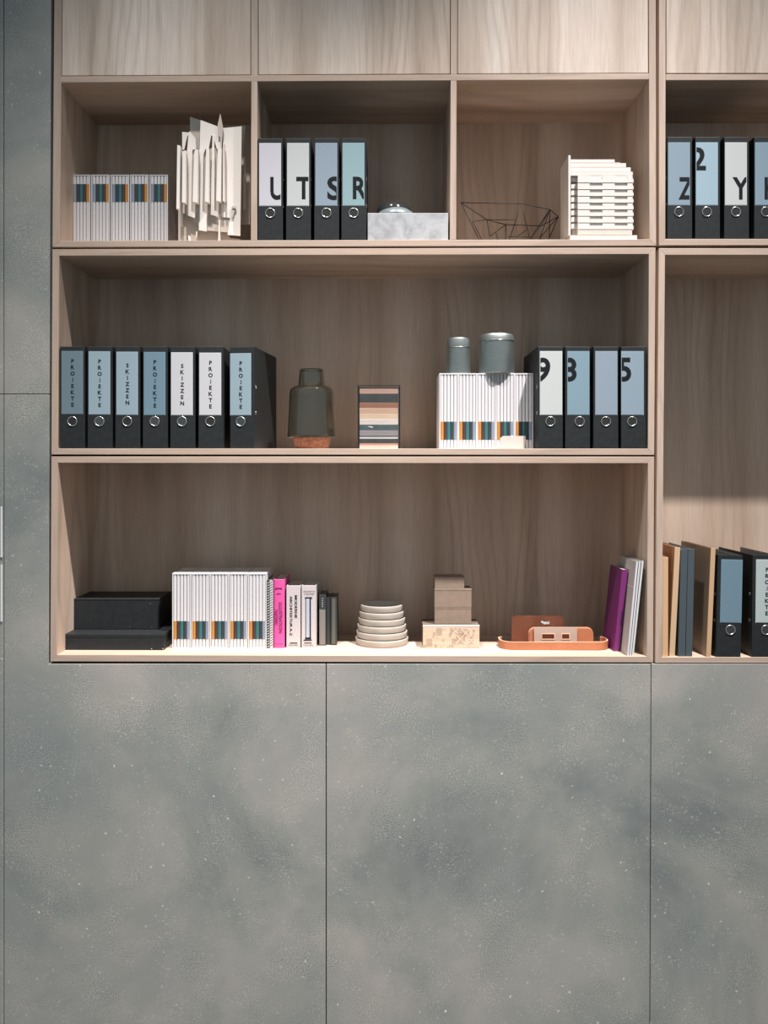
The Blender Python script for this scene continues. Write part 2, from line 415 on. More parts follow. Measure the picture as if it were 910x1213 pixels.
offs = [(-.032,.032),(-.0335,.0305),(-.0335,.0305),(-.0335,.0305),(-.0345,.030),(-.034,.031),(-.037,.027)]
for i, (px, c, wd, sh, lb) in enumerate(row2):
    lb_ = (.108, .302-.001*i)
    binder(px, 2, c, lb, g2, word=wd, lab=offs[i], labz=(lb_[0]-.001*min(i,3), lb_[1]), shiny=bool(sh), rot=-7 if i == 6 else 0, rivets=(i == 6), yd=.008 if i == 6 else .001+.001*(i % 3))
g2b = 'black binders with large cut-off digits on the middle shelf'
for i, (px, c, big, lb) in enumerate([
  (652.3,(206,212,210),('9', -.0235, .246, .046, .075),'black ring binder with white label and cut-off digit 9, beside the white slipcases'),
  (684.5,(122,154,172),('8', -.0262, .246, .046, .075),'black ring binder with blue label and digit shaped like a 3'),
  (718,(140,158,176),None,'black ring binder with plain grey-blue label without any digit on middle shelf'),
  (750.8,(138,160,178),('5', -.0275, .246, .040, .075),'black ring binder with grey-blue label and cut-off digit 5, right end of middle shelf')]):
    l_ = [(-.0315,.035),(-.0305,.035),(-.0315,.034),(-.037,.030)][i]
    binder(px, 2, c, lb, g2b, big=big, lab=l_, ring_dx=[-.002,.004,-.001,-.001][i], yd=.001, rivets=(i == 0))
g1 = 'black binders with large cut-off letters in the upper compartments'
for i, (px, c, big, lb) in enumerate([
  (320.4,(218,216,226),('U', .0215, .161, .044, .072),'black ring binder with white label and cut-off letter U'),
  (353.5,(206,212,212),('T', .0165, .162, .046, .070),'black ring binder with off-white label and letter T, beside the U binder'),
  (387,(140,160,178),('S', .0235, .161, .043, .074),'black ring binder with grey-blue label and letter S'),
  (419.2,C_teal,('R', .0190, .162, .044, .070),'black ring binder with pale teal label and cut-off letter R')]):
    binder(px, 1, c, lb, g1, big=big, lab=(-.0335,.0315), labz=(.108, .301), yd=.001, ring_dx=.0003)
for i, (px, c, big, lb) in enumerate([
  (805.6,(132,156,174),('Z', .0185, .157, .046, .070),'black ring binder with grey-blue label and cut-off letter Z'),
  (838.6,(158,188,206),('2', -.0285, .249, .046, .072),'black ring binder with pale blue label and large digit 2'),
  (873,(208,212,214),('Y', .0125, .157, .052, .070),'black ring binder with off-white label and cut-off letter Y'),
  (908.6,(128,156,176),('K', .0160, .157, .046, .070),'black ring binder with blue label and cut-off letter, at the right picture edge')]):
    binder(px, 1, c, lb, g1, big=big, lab=(-.035,.030), labz=(.106, .299), yd=.001, rivets=(i == 0))
gr_ = 'black binders at the bottom of the right cabinet'
binder(863, 3, C_blue, 'black ring binder with plain blue label and no writing, bottom right cabinet', gr_, lab=(-.0265,.037), labz=(.108,.302), shiny=True, yd=.001, lean=1.2)
binder(905.5, 3, (196,212,212), 'black ring binder with pale grey-green PROJEKTE label at the right picture edge', gr_, word='PROJEKTE', lab=(-.0265,.037), labz=(.108,.302), shiny=True, yd=.001, lean=.6)

# ------------------------------------------------------------------ white slipcases with five striped spines
FW, FH, FD = .0600, .2425, .165
STR = [(206,134,58), (66,48,48), (48,104,110), (48,54,60), (140,154,176)]
bandm = [mat('band_%s' % n, c, .5) for n, c in zip(('orange', 'brown', 'teal', 'charcoal', 'greyblue'), STR)]
def m_case():
    bm = bmesh.new(); a = FW/2-.0004
    box(bm, -a, -a+.0028, 0, FD, 0, FH); box(bm, a-.0028, a, 0, FD, 0, FH)
    box(bm, -a+.0028, a-.0028, 0, FD, FH-.004, FH); box(bm, -a+.0028, a-.0028, 0, FD, 0, .0025); box(bm, -a+.0028, a-.0028, FD-.003, FD, .0025, FH-.004)
    return mesh(bm, 'case')
RB = (FW-.0064)/5
def m_rib():
    bm = bmesh.new(); h = RB/2-.00035
    prism2 = [(-h, .0050), (-h*.75, .0016), (0, .0008), (h*.75, .0016), (h, .0050), (h, FD-.006), (-h, FD-.006)]
    lo = [bm.verts.new((x, y, .003)) for x, y in prism2]; hi = [bm.verts.new((x, y, FH-.0045)) for x, y in prism2]
    bm.faces.new(lo); bm.faces.new(hi)
    for i in range(7): bm.faces.new((lo[i], lo[(i+1) % 7], hi[(i+1) % 7], hi[i]))
    return mesh(bm, 'rib')
def m_band():
    bm = bmesh.new(); h = RB/2+.00035
    pr = [(-h, .0030), (-h*.6, .0008), (0, .0002), (h*.6, .0008), (h, .0030)]
    lo = [bm.verts.new((x, y, .030)) for x, y in pr]; hi = [bm.verts.new((x, y, .0875)) for x, y in pr]
    for i in range(4): bm.faces.new((lo[i], lo[i+1], hi[i+1], hi[i]))
    bm.faces.new(lo); bm.faces.new(hi)
    return mesh(bm, 'band')
bmeshes = []
for k in range(5):
    me = m_band(); me.materials.append(bandm[k]); bmeshes.append(me)
def slipcase(x, y, z, label, group, flip=False):
    t = thing('slipcase', label, 'slipcase', (x, y, z), group)
    s = -1 if flip else 1
    def put(o, dx):
        o.location = (dx*s, 0, FH if flip else 0)
        if flip: o.rotation_euler = (0, math.pi, 0)
    c = obj('case', cached('case', m_case), M['white'], t); put(c, 0)
    for k in range(5):
        dx = (k-2)*RB
        rb = obj('booklet_spine', cached('rib', m_rib), M['rib'], t); put(rb, dx)
        obj('colour_band', bmeshes[k], None, rb)
    return t
ordn = ['leftmost', 'second from left', 'middle one', 'fourth from left', 'rightmost']
ylist = {1: .115, 2: .075, 3: .105}
for row, px0, nm, flip in ((1, 85, 'upside-down five in the upper left compartment', True), (2, 520.6, 'row under the metal tins', False), (3, 204, 'row beside the pink book', False)):
    yd = ylist[row]
    for k in range(5):
        x = X(px0, yd)+FW/2+k*{1: .0630, 2: .0602, 3: .0612}[row]
        z = floor_z(row, px0+60)+.0004
        if row == 3: z = floor_z(3, px0+60)+.0004
        slipcase(x, yd+random.uniform(0, .002), z, 'white striped slipcase, %s of the %s' % (ordn[k], nm), 'white slipcases, '+nm, flip)
# ------------------------------------------------------------------ tins on the slipcases
def brushed(name, rgb, rough=.40):
    t = NT(name); v = t.coord((1, 1, 14))
    f = t.noise(v, 60, 3, .6)
    t.l(t.ramp(f, [(.3, tuple(int(c*.9) for c in rgb)), (.7, rgb)]), t.b.inputs['Base Color'])
    t.b.inputs['Metallic'].default_value = .9; t.b.inputs['Roughness'].default_value = rough
    t.b.inputs['Anisotropic'].default_value = .4
    return t.m
M['tin'] = brushed('brushed_tin', (162,170,168))
ztop = floor_z(2, 560)+.0004+FH+.0003
def tin(xc, yc, r, h, lid, label):
    t = thing('metal_tin', label, 'tin', (X(xc, yc), yc, ztop), 'metal tins on the slipcases')
    bm = bmesh.new(); lathe(bm, [(0,0),(r-.002,0),(r,.002),(r*.965,h-lid),(0,h-lid)], 56); part('body', bm, M['tin'], t, smooth=True, angle=40)
    bm = bmesh.new(); lathe(bm, [(r*.955,h-lid),(r*.985,h-lid+.0012),(r*.955,h-.006),(r*.90,h-.0005),(r*.86,h),(0,h-.001)], 56); part('lid', bm, M['tin'], t, smooth=True, angle=40)
    bm = bmesh.new(); lathe(bm, [(r*.968,h-lid-.0004),(r*.993,h-lid-.0002),(r*.993,h-lid+.0008),(r*.968,h-lid+.001)], 56, close=True); part('lid_seam', bm, M['chrome'], t, smooth=True)
tin(543, .125, .0395, .117, .031, 'smaller brushed metal tin standing on the left of the white slipcases')
tin(588.5, .115, .0575, .127, .022, 'larger brushed metal tin standing on the middle of the white slipcases')

# small card in front of the slipcases
t = thing('paper_card', 'small pinkish white card leaning in front of the fourth and last slipcase', 'card', (X(608, .06), .06, floor_z(2, 608)+.0002))
bm = bmesh.new(); prism(bm, [(X(a, .06), Z(b, .06)) for a, b in ((592,531.2),(592.6,519),(596,516.4),(622.8,516.4),(622.8,522),(621,531.2))], .058, .0595); part('card', bm, mat('card_pink', (226,212,206), .5), t, world=True)
bm = bmesh.new(); disc(bm, .0045, .0575, .0580, 16, X(606.5,.06), Z(517.2,.06)); part('tab', bm, M['white'], t, world=True)

# ------------------------------------------------------------------ architectural models (upper shelf)
z1_ = floor_z(1, 250)
t = thing('architectural_model', 'white board relief model with tall narrow fins in the upper left compartment', 'model', (X(245, .05), .05, z1_+.0003))
def Q(u, v): return (200+u/7.58, 130+v/7.58)
M['model_sh'] = mat('model_board_shaded', (226,210,196), .65)  # darker tan copy of the model board, its shade put into the colour
def plate(nm, pts, yd, th, m='model_bright'):
    bm = bmesh.new(); prism(bm, [(X(Q(*p)[0], yd), Z(Q(*p)[1], yd)) for p in pts], yd, yd+th)
    bmesh.ops.triangulate(bm, faces=[f for f in bm.faces if len(f.verts) > 4])
    for v in bm.verts: v.co.z = max(v.co.z, z1_+.0004)
    return part(nm, bm, M[m], t, world=True)
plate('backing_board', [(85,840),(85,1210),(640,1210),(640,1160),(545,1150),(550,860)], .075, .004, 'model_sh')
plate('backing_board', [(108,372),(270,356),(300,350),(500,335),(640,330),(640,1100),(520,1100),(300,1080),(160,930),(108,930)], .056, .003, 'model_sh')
plate('tall_panel', [(178,200),(190,195),(240,255),(245,350),(212,360),(203,915),(240,930),(236,972),(162,946),(165,360)], .050, .004)
plate('tall_panel', [(285,92),(440,150),(440,238),(468,246),(466,338),(432,352),(395,232),(380,232),(358,350),(328,352),(312,400),(304,912),(340,935),(340,1092),(270,1080),(276,350)], .048, .004)
plate('tall_panel', [(392,228),(404,232),(412,400),(410,905),(450,922),(452,962),(374,940),(382,600)], .044, .004)
plate('tall_panel', [(486,164),(655,148),(642,1132),(528,1122),(550,970),(478,962),(480,930),(505,915),(520,820),(492,820)], .052, .004)
plate('tall_panel', [(120,198),(188,206),(165,240),(140,355),(121,360)], .062, .003)
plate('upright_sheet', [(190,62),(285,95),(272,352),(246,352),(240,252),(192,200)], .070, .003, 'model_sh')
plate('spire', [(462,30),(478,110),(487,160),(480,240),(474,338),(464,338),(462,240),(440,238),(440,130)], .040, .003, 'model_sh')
for pts in ([(76,316),(104,322),(96,892),(68,888)], [(122,372),(150,364),(156,380),(155,838),(118,830)], [(238,352),(264,358),(260,836),(214,824),(228,380)],
            [(336,350),(364,350),(360,834),(324,824)], [(440,342),(474,342),(468,826),(426,816)], [(488,292),(496,300),(500,824),(486,820)]):
    plate('fin', pts, .022, .022)
plate('fin', [(112,930),(124,930),(122,1042),(108,1042)], .060, .012); plate('fin', [(174,1125),(192,1135),(196,1210),(178,1210)], .045, .02)
plate('fin', [(244,1095),(256,1090),(254,1140),(242,1145)], .060, .012); plate('fin', [(448,985),(458,985),(456,1210),(444,1210)], .045, .02)
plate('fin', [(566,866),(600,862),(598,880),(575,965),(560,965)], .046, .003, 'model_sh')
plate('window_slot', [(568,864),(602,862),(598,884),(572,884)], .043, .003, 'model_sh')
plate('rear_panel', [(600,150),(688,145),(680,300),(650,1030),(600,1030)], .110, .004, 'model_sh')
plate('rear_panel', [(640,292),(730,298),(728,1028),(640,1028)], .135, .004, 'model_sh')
plate('rear_strip', [(668,420),(690,420),(690,895),(668,895)], .128, .006)
bm = B(X(216,.09), X(290,.09), .08, .16, z1_+.0004, z1_+.010); part('base_plate', bm, M['model_sh'], t, world=True)

z1_ = floor_z(1, 715)
t = thing('architectural_model', 'white stacked facade model with notched floor bands on a base plate', 'model', (X(713, .03), .03, z1_+.0003))
def Q2(u, v): return (660+u/8.27, 170+v/8.27)
def w2(nm, u0, u1, v0, v1, yd, th, m='model', bev=0):
    a, b = Q2(u0, v0), Q2(u1, v1)
    return part(nm, B(X(a[0], yd), X(b[0], yd), yd, yd+th, max(Z(b[1], yd), z1_+.0004), Z(a[1], yd)), M[m], t, world=True, bevel=bev)
w2('base_plate', 128, 785, 898, 944, .004, .15)
w2('side_plate', 112, 133, 115, 898, .012, .13)
w2('core', 206, 735, 300, 896, .0245, .11, 'model')
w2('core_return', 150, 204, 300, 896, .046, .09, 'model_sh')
for k in range(9):
    v = 318+65.3*k if k < 8 else 848
    if k < 8: w2('rear_band', 140, 204, v+12, v+56, .036, .014)
for k in range(8):
    v = 318+65.3*k
    up, dn, md = v, v+63.0, v+30
    bm = bmesh.new()
    for u0, u1, v0, v1 in ((204,750,md,dn),(204,320,up+3,md),(445,565,up+3,md),(690,742,up+3,md)):
        a, b_ = Q2(u0, v0), Q2(u1, v1); box(bm, X(a[0], .021), X(b_[0], .021), .021, .0243, Z(b_[1], .021), Z(a[1], .021))
    part('floor_band', bm, M['model'], t, world=True)
    w2('floor_slab', 204, 752, dn-1.5, dn+.5, .0198, .02, 'model')
for u1, v0, v1, yd in ((565,156,186,.040),(618,186,192,.036),(676,192,232,.034),(722,234,276,.030),(742,276,316,.024)):
    w2('roof_step', 135, u1, v0, v1-3, yd, .09)
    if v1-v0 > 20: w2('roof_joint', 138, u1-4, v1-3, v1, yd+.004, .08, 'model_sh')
w2('ground_storey', 204, 735, 846, 892, .0205, .0035, 'model_sh'); w2('entrance', 455, 552, 852, 892, .0195, .0008, 'model_sh')  # the ground storey's shade is put into the board colour

# ------------------------------------------------------------------ wire bowl
z1_ = floor_z(1, 600)
t = thing('wire_bowl', 'black geometric wire bowl in the upper compartment beside the white facade model', 'bowl', (X(600, .12), .12, z1_+.0003))
def W(u, v, yd):
    a, b = 540+u/6.5, 220+v/6.5; return (X(a, yd), yd, max(Z(b, yd), z1_+.0022))
pt = dict(A=W(40,130,.12), B=W(505,138,.05), C=W(725,183,.10), Dd=W(790,238,.17), E=W(130,275,.12), Fq=W(240,262,.19), Gq=W(385,300,.24), H=W(455,262,.07),
          I=W(655,310,.22), K=W(212,480,.12), K2=W(232,480,.15), L=W(262,390,.19), Mq=W(385,480,.2), N=W(398,480,.08), O=W(582,480,.08), P1=W(310,362,.215), P2=W(342,480,.2),
          Q1=W(470,392,.12), Q2=W(545,342,.062), R1=W(405,392,.075), R2=W(572,396,.075), S1=W(722,400,.12), T1=W(580,400,.14), U1=W(622,480,.16), U2=W(650,400,.18), V1=W(690,480,.17))
for a, b in ('AB','BC','C Dd','A Fq','Fq Gq','Gq I','I C','I Dd','AK','E K2','E Fq','Fq H','Fq L','Gq L','Gq Mq','BN','BO','P1 P2','Q1 Q2','R1 R2','C S1','C T1','C U1','Dd S1','Dd U2','Dd V1','I T1','Mq O','K2 Mq','K N','N O','O V1','S1 V1','U2 V1','T1 U1') and [tuple(e.split()) if ' ' in e else (e[0], e[1]) for e in ('AB','BC','C Dd','A Fq','Fq Gq','Gq I','I C','I Dd','AK','E K2','E Fq','Fq H','Fq L','Gq L','Gq Mq','BN','BO','P1 P2','Q1 Q2','R1 R2','C S1','C T1','C U1','Dd S1','Dd U2','Dd V1','I T1','Mq O','K2 Mq','K N','N O','O V1','S1 V1','U2 V1','T1 U1')]:
    bm = bmesh.new(); rod(bm, pt[a], pt[b], .0014); part('wire', bm, M['black'], t, world=True, smooth=True)

# ------------------------------------------------------------------ stone block with glass dome
def marble():
    t = NT('pale_marble'); v = t.coord((1, 1, 1)); f = t.noise(v, 14, 6, .6, 1.2)
    c = t.ramp(f, [(.35, (150,152,155)), (.5, (172,173,176)), (.65, (182,182,184))])
    g = t.noise(v, 26, 3, .5, 2.5)
    c = t.mix(t.ramp(g, [(.485, G(0)), (.5, G(.35)), (.515, G(0))]), c, lin((120,123,130)))
    t.l(c, t.b.inputs['Base Color']); t.b.inputs['Roughness'].default_value = .4; return t.m
M['marble'] = marble()
zf = floor_z(1, 483)
t = thing('marble_block', 'pale grey marble block beside the letter R binder', 'block', (X(483.5), .05, zf+.0003))
part('block', B(X(435.6), X(531.2), .006, .15, zf+.0004, Z(252.3, .006)), M['marble'], t, world=True, bevel=.0015)
zt2 = Z(252.3, .006)+.0004
t = thing('glass_paperweight', 'dark glass dome paperweight with pale lower lens resting on the marble block', 'paperweight', (X(468.8, .075), .075, zt2))
bm = bmesh.new(); r0 = .062; lathe(bm, [(0,0),(r0,0),(r0*1.0,.006),(r0*.9,.017),(r0*.66,.027),(r0*.3,.032),(0,.033)], 48)
part('lower_lens', bm, mat('pale_steel', (136,150,154), .3, .3), t, smooth=True)
bm = bmesh.new(); lathe(bm, [(r0*.90,.0172),(r0*.86,.034),(r0*.68,.047),(r0*.4,.054),(0,.057)], 48); bmesh.ops.translate(bm, verts=bm.verts, vec=(-.006, .012, 0))
part('dark_dome', bm, mat('dark_glass_solid', (44,46,46), .06, 0), t, smooth=True)

# ------------------------------------------------------------------ carafe on cork foot
zf = floor_z(2, 369); yc = .11
t = thing('glass_carafe', 'smoked glass carafe standing on a reddish cork foot on the middle shelf', 'carafe', (X(369.2, yc), yc, zf+.0003))
def pz(py): return (Z(py, yc)-zf)
def pr_(p): return S(p, yc)
gl = mat('smoked_glass', (212,218,214), .02, 0, Transmission_Weight=1.0, IOR=1.4)
gl.node_tree.nodes['Principled BSDF'].inputs['Specular IOR Level'].default_value = .9
gl.node_tree.nodes['Principled BSDF'].inputs['Coat Weight'].default_value = .6
prof = [(27.9,518),(28.6,516.5),(28.2,512),(26.8,485),(26.0,466),(25.0,461.5),(21.5,458.5),(15.8,457),(15.3,452),(14.3,439.5),(13.6,437.6)]
inn = [(p-0.9, q+(0.6 if q < 460 else 0)) for p, q in prof[::-1]]
bm = bmesh.new(); lathe(bm, [(pr_(a), pz(b)) for a, b in prof+inn], 64, close=True); part('glass_body', bm, gl, t, smooth=True)
bm = bmesh.new(); lathe(bm, [(0, pz(518.6)), (pr_(27.5), pz(518.6)), (pr_(28.6), pz(517.6)), (pr_(27.5), pz(516.6)), (0, pz(517))], 64); part('glass_base', bm, gl, t, smooth=True)
bm = bmesh.new(); lathe(bm, [(0, 0), (pr_(19.5), 0), (pr_(20.6), pz(530)), (pr_(22.6), pz(519)), (0, pz(519))], 48)
part('cork_foot', bm, speckle('cork_red', (158,88,62), (196,126,96), 90, .7), t, smooth=True, angle=40)

# ------------------------------------------------------------------ material sample rack
zf = floor_z(2, 450); yd = .06
t = thing('sample_frame', 'upright open black metal frame holding a pile of material samples', 'frame', (X(449.5, yd+.05), yd+.05, zf+.0003))
x0, x1, zh = X(423.8, yd), X(474.2, yd), Z(456.2, yd)
for nm, a in (('frame_post', (x0, x0+.003, yd, yd+.003, zf+.0004, zh)), ('frame_post', (x1-.003, x1, yd, yd+.003, zf+.0004, zh)), ('frame_post', (x0, x0+.003, yd+.10, yd+.103, zf+.0004, zh)), ('frame_post', (x1-.003, x1, yd+.10, yd+.103, zf+.0004, zh)),
              ('top_rail', (x0+.003, x1-.003, yd, yd+.003, zh-.0018, zh)), ('top_rail', (x0+.003, x1-.003, yd+.10, yd+.103, zh-.003, zh)), ('side_rail', (x0, x0+.003, yd+.003, yd+.10, zh-.003, zh)), ('side_rail', (x1-.003, x1, yd+.003, yd+.10, zh-.003, zh)),
              ('bottom_rail', (x0, x0+.003, yd+.003, yd+.10, zf+.0004, zf+.003)), ('bottom_rail', (x1-.003, x1, yd+.003, yd+.10, zf+.0004, zf+.003))):
    part(nm, B(*a), M['black'], t, world=True)
lay = [(531.0,527.5,(228,206,190),'cream stone sample slab lying lowest in the black frame'),
 (527.3,525.2,(190,132,110),'reddish wood sample slab just above the cream lowest slab'),
 (525.0,519.8,(52,54,56),'dark charcoal sample slab low in the black frame'),
 (519.6,517.6,(190,194,196),'thin pale metal sample slab between two dark layers'),
 (517.4,516.2,(62,64,66),'thin black sample sheet under the grey slab'),
 (516.0,509.7,(132,128,130),'mid grey stone sample slab in the black frame'),
 (509.5,503.0,(64,78,82),'blue-black marble sample with a white streak'),
 (502.5,495.8,(222,208,200),'off-white knotty wood sample in the black frame'),
 (495.6,490.0,(222,190,158),'pale beige wood sample above the off-white one'),
 (489.8,483.3,(202,160,132),'tan wood sample in the upper middle of the black frame'),
 (483.1,476.8,(140,94,76),'reddish brown wood sample below the thick dark one'),
 (476.6,466.3,(52,56,56),'thick blackish green sample slab in the black frame'),
 (466.0,459.6,(184,142,124),'pinkish brown wood sample near the top of the frame'),
 (459.4,457.6,(196,176,164),'thin light wood sample lying topmost in the frame')]
zprev = None
for i, (ya, yb, c, lb) in enumerate(lay):
    z0, z1 = Z(ya, yd), Z(yb, yd)
    if i == 0: z0 = zf+.0004
    else: z0 = zprev+.0002
    zprev = z1
    dx = random.uniform(0, .001)
    m = speckle('sample_%d' % i, tuple(int(v*.9) for v in c), c, 30, .5, (.3, .3, 4) if c[0] > 120 else (1, 1, 1))
    o = part('material_sample', B(-.062+dx, .062+dx-.001, -.048, .045, 0, z1-z0), m, None, bevel=.0005)
    o.location = (X(449, yd+.05), yd+.052, z0); o['label'] = lb; o['category'] = 'sample'; o['group'] = 'material samples stacked in the frame'
bm = bmesh.new(); prism(bm, [(X(436,yd)+a*.0027, Z(505.5,yd)+b*.0027) for a, b in ((-1,.3),(2,.6),(5.5,-.1),(6,-.9),(3,-.6),(1,.1))], yd+.0035, yd+.0042)
o = bpy.data.objects['material_sample.006']
part('white_streak', bm, M['white'], o, world=True)

# ------------------------------------------------------------------ black boxes (lower shelf, left)
def rivet_part(t, px, py, yd):
    bm = bmesh.new(); disc(bm, .0018, yd-.0008, yd, 10, X(px, yd), Z(py, yd)); part('rivet', bm, M['chrome'], t, world=True)
zf = floor_z(3, 135); yd = .072
h = .0520
t = thing('document_box', 'low black document box lying flat on the lower shelf beneath another', 'box', (X(135, yd), yd+.1, zf+.0003))
part('box_body', B(X(75.2, yd), X(194.2, yd), yd, yd+.235, zf+.0004, zf+h-.012), M['cover_black'], t, world=True, bevel=.0015)
part('lid', B(X(75.0, yd), X(194.6, yd), yd-.0008, yd+.236, zf+h-.0118, zf+h), M['cover_black'], t, world=True, bevel=.002)
for p in ((179.7,768.5),(193,768.5)): rivet_part(t, p[0], p[1], yd)
z2 = zf+h+.0004; yd = .15
t = thing('document_box', 'taller black document box standing on the low black one', 'box', (X(137, yd), yd+.08, z2))
hh = .1010
part('box_body', B(X(84.8, yd), X(188.2, yd), yd, yd+.17, z2, z2+hh-.006), M['cover_black'], t, world=True, bevel=.0015)
part('lid', B(X(84.4, yd), X(188.6, yd), yd-.001, yd+.171, z2+hh-.0058, z2+hh), M['cover_black'], t, world=True, bevel=.002)
for p in ((178.2,715),(153.9,742.4),(179.7,743.3)): rivet_part(t, p[0], p[1], yd)

# ------------------------------------------------------------------ books beside the lower slipcases
M['pages'] = mat('pages', (214,206,196), .8)
def book(label, cat_group, xa, xb, ytop, yd, depth, cover, row=3, round_=False, zbase=None, lean=0, pages=True):
    xm = (xa+xb)/2; zf = floor_z(row, xm) if zbase is None else zbase
    w_ = S(xb-xa, yd); hgt = Z(ytop, yd)-zf
    t = thing('book', label, 'book', (X(xm, yd), yd, zf+.0004), cat_group, (0, R(lean), 0))
    m = mat('cover', cover, .42) if isinstance(cover, tuple) else cover
    bm = bmesh.new(); a = w_/2
    sp = [(-a, .004), (-a*.7, .0012), (0, 0), (a*.7, .0012), (a, .004)] if round_ else [(-a, .0005), (-a+.0008, 0), (a-.0008, 0), (a, .0005)]
    sp = sp+[(a, .006), (-a, .006)]; n = len(sp)
    lo = [bm.verts.new((x, y, 0)) for x, y in sp]; hi = [bm.verts.new((x, y, hgt)) for x, y in sp]
    bm.faces.new(lo); bm.faces.new(hi)
    for i in range(n): bm.faces.new((lo[i], lo[(i+1) % n], hi[(i+1) % n], hi[i]))
    part('spine', bm, m, t)
    for s in (-1, 1):
        part('cover', B(*sorted((s*a, s*(a-.0018))), .006, depth, 0, hgt), m, t)
    part('page_block', B(-a+.0019, a-.0019, .0062, depth-.003, .002, hgt-.003), M['pages'] if pages else m, t)
    t['h'] = 0; del t['h']
    return t, w_, hgt
gb = 'books standing beside the lower slipcases'
t, w_, hh = book('thin spiral-patterned black and white book squeezed between slipcases and pink book', gb, 316.4, 323.6, 687.5, .11, .15, (52,62,60))
p2 = part('patterned_strip', B(w_*-.02, w_/2-.0004, -.0022, -.0004, .001, hh-.001), M['white'], t)
bm = bmesh.new()
for k in range(26):
    z = .006+k*(hh-.012)/25.5
    prism(bm, [(w_*.02, z), (w_*.42, z+.005), (w_*.42, z+.0075), (w_*.02, z+.0025)], -.0028, -.0021)
o = part('tick_pattern', bm, M['cover_black'], p2); o['kind'] = 'stuff'
bm = bmesh.new()
for k in range(26):
    z = .004+k*(hh-.010)/25.5; box(bm, -w_/2+.001, -w_/2+.0035, -.0006, .0002, z, z+.003); box(bm, -w_/2+.0055, -w_/2+.0075, -.0006, .0002, z+.001, z+.004)
o = part('check_pattern', bm, M['white'], t); o['kind'] = 'stuff'

M['pink'] = mat('pink_cover', (255,84,172), .42)
t, w_, hh = book('bright pink book reading ILLUSTRATION NOW! on its rounded spine', gb, 324.0, 337.0, 686.8, .112, .165, M['pink'], round_=True)
DN = -math.pi/2
def spine_text(t, yd, zf, items, m, hh):
    bm = bmesh.new()
    for s, px, pc, ln, th in items:   # text centred at photo px,pc ; length ln px along z, cap th px
        put_text(bm, s, X(px, yd)-t.location.x, Z(pc, yd)-t.location.z, w=S(ln, yd), h=S(th, yd), y=-.0008, rot=DN, bold=.012)
    return part('lettering', bm, m, t)
def flat_text(t, yd, items, m):
    bm = bmesh.new()
    for s, px, pc, ln, th in items:
        put_text(bm, s, X(px, yd)-t.location.x, Z(pc, yd)-t.location.z, w=S(ln, yd), h=S(th, yd), y=-.0008)
    return part('lettering', bm, m, t)
mag = mat('magenta_ink', (120,22,84), .5)
spine_text(t, .112, 0, [('ILLUSTRATION', 332.4, 731.5, 36, 4.0), ('NOW!', 327.2, 731, 17, 4.2)], mag, hh)
flat_text(t, .112, [('TASCHEN', 330.5, 762.6, 9, 1.5)], mag)
part('title_bar', B(-.012, .010, -.0010, .0014, hh-.0285, hh-.0265), mag, t)
part('title_bar', B(-.007, .006, -.0008, .0012, hh-.046, hh-.0445), mag, t)
M['greycov'] = mat('white_cover', (224,214,216), .45)
t, w_, hh = book('white book reading MODERNE ARCHITEKTUR A-Z beside the pink book', gb, 339.4, 356.0, 694.2, .118, .17, M['greycov'])
spine_text(t, .118, 0, [('MODERNE', 350.6, 718.6, 27, 3.0), ('ARCHITEKTUR A-Z', 344.8, 729.6, 47, 3.0)], M['ink'], hh)
flat_text(t, .118, [('TASCHEN', 347.3, 764.3, 12, 1.5)], M['ink'])
part('imprint_bar', B(S(-4.5), S(4.8), -.0007, .0003, Z(762.2,.118)-t.location.z, Z(761.2,.118)-t.location.z), M['ink'], t)
t, w_, hh = book('thick white book with an upright blue-white column on its spine', gb, 357.4, 374.4, 694.0, .118, .175, M['greycov'])
flat_text(t, .118, [('ARCHITEKTUR', 366.2, 700.6, 13.5, 1.7), ('THEORIE', 366.2, 703.6, 12, 1.7), ('TASCHEN', 365, 764.3, 12, 1.5)], M['ink'])
def L(px): return X(px, .118)-t.location.x
def H_(py): return Z(py, .118)-t.location.z
part('column_shaft', B(L(362.6), L(366.8), -.0008, .0002, H_(756), H_(709)), mat('column_blue', (196,206,226), .5), t)
part('column_shade', B(L(366.8), L(368.4), -.0008, .0002, H_(756), H_(709)), M['navyink'], t)
part('column_edge', B(L(362.0), L(362.7), -.0008, .0002, H_(756), H_(709)), M['navyink'], t)
part('column_capital', B(L(361.4), L(369.8), -.0009, .0002, H_(709), H_(707.4)), M['navyink'], t)
part('column_base', B(L(361.6), L(368.6), -.0009, .0002, H_(757), H_(755)), M['ink'], t)
part('column_plinth', B(L(359.8), L(369.4), -.0009, .0002, H_(758.8), H_(757.6)), M['ink'], t)
part('imprint_bar', B(L(360.4), L(369.4), -.0007, .0002, H_(762), H_(761.2)), M['ink'], t)
t, w_, hh = book('small dark book with grey lower spine right of the column book', gb, 378.2, 386.2, 704.6, .155, .12, (52,56,56), pages=False)
part('spine_patch', B(-w_*.48, w_*.40, -.0008, .0002, .003, Z(722,.155)-t.location.z), mat('grey_patch', (128,124,118), .5), t)
bm = bmesh.new()
for k in range(5): box(bm, -.0015, .0015, -.0008, .0002, hh-.014-k*.0066, hh-.012-k*.0066)
o = part('dot_row', bm, M['rib'], t)
book('dark slim book between the grey-spined one and the last book', gb, 386.6, 391.6, 707.5, .165, .11, (48,52,52), pages=False)
t, w_, hh = book('last dark slim book at the right end, with lighter strip', gb, 392.0, 399.0, 707.6, .16, .12, (50,54,54), pages=False)
part('spine_patch', B(-w_*.30, w_*.28, -.0008, .0002, .004, hh-.004), mat('strip_grey', (84,84,80), .5), t)

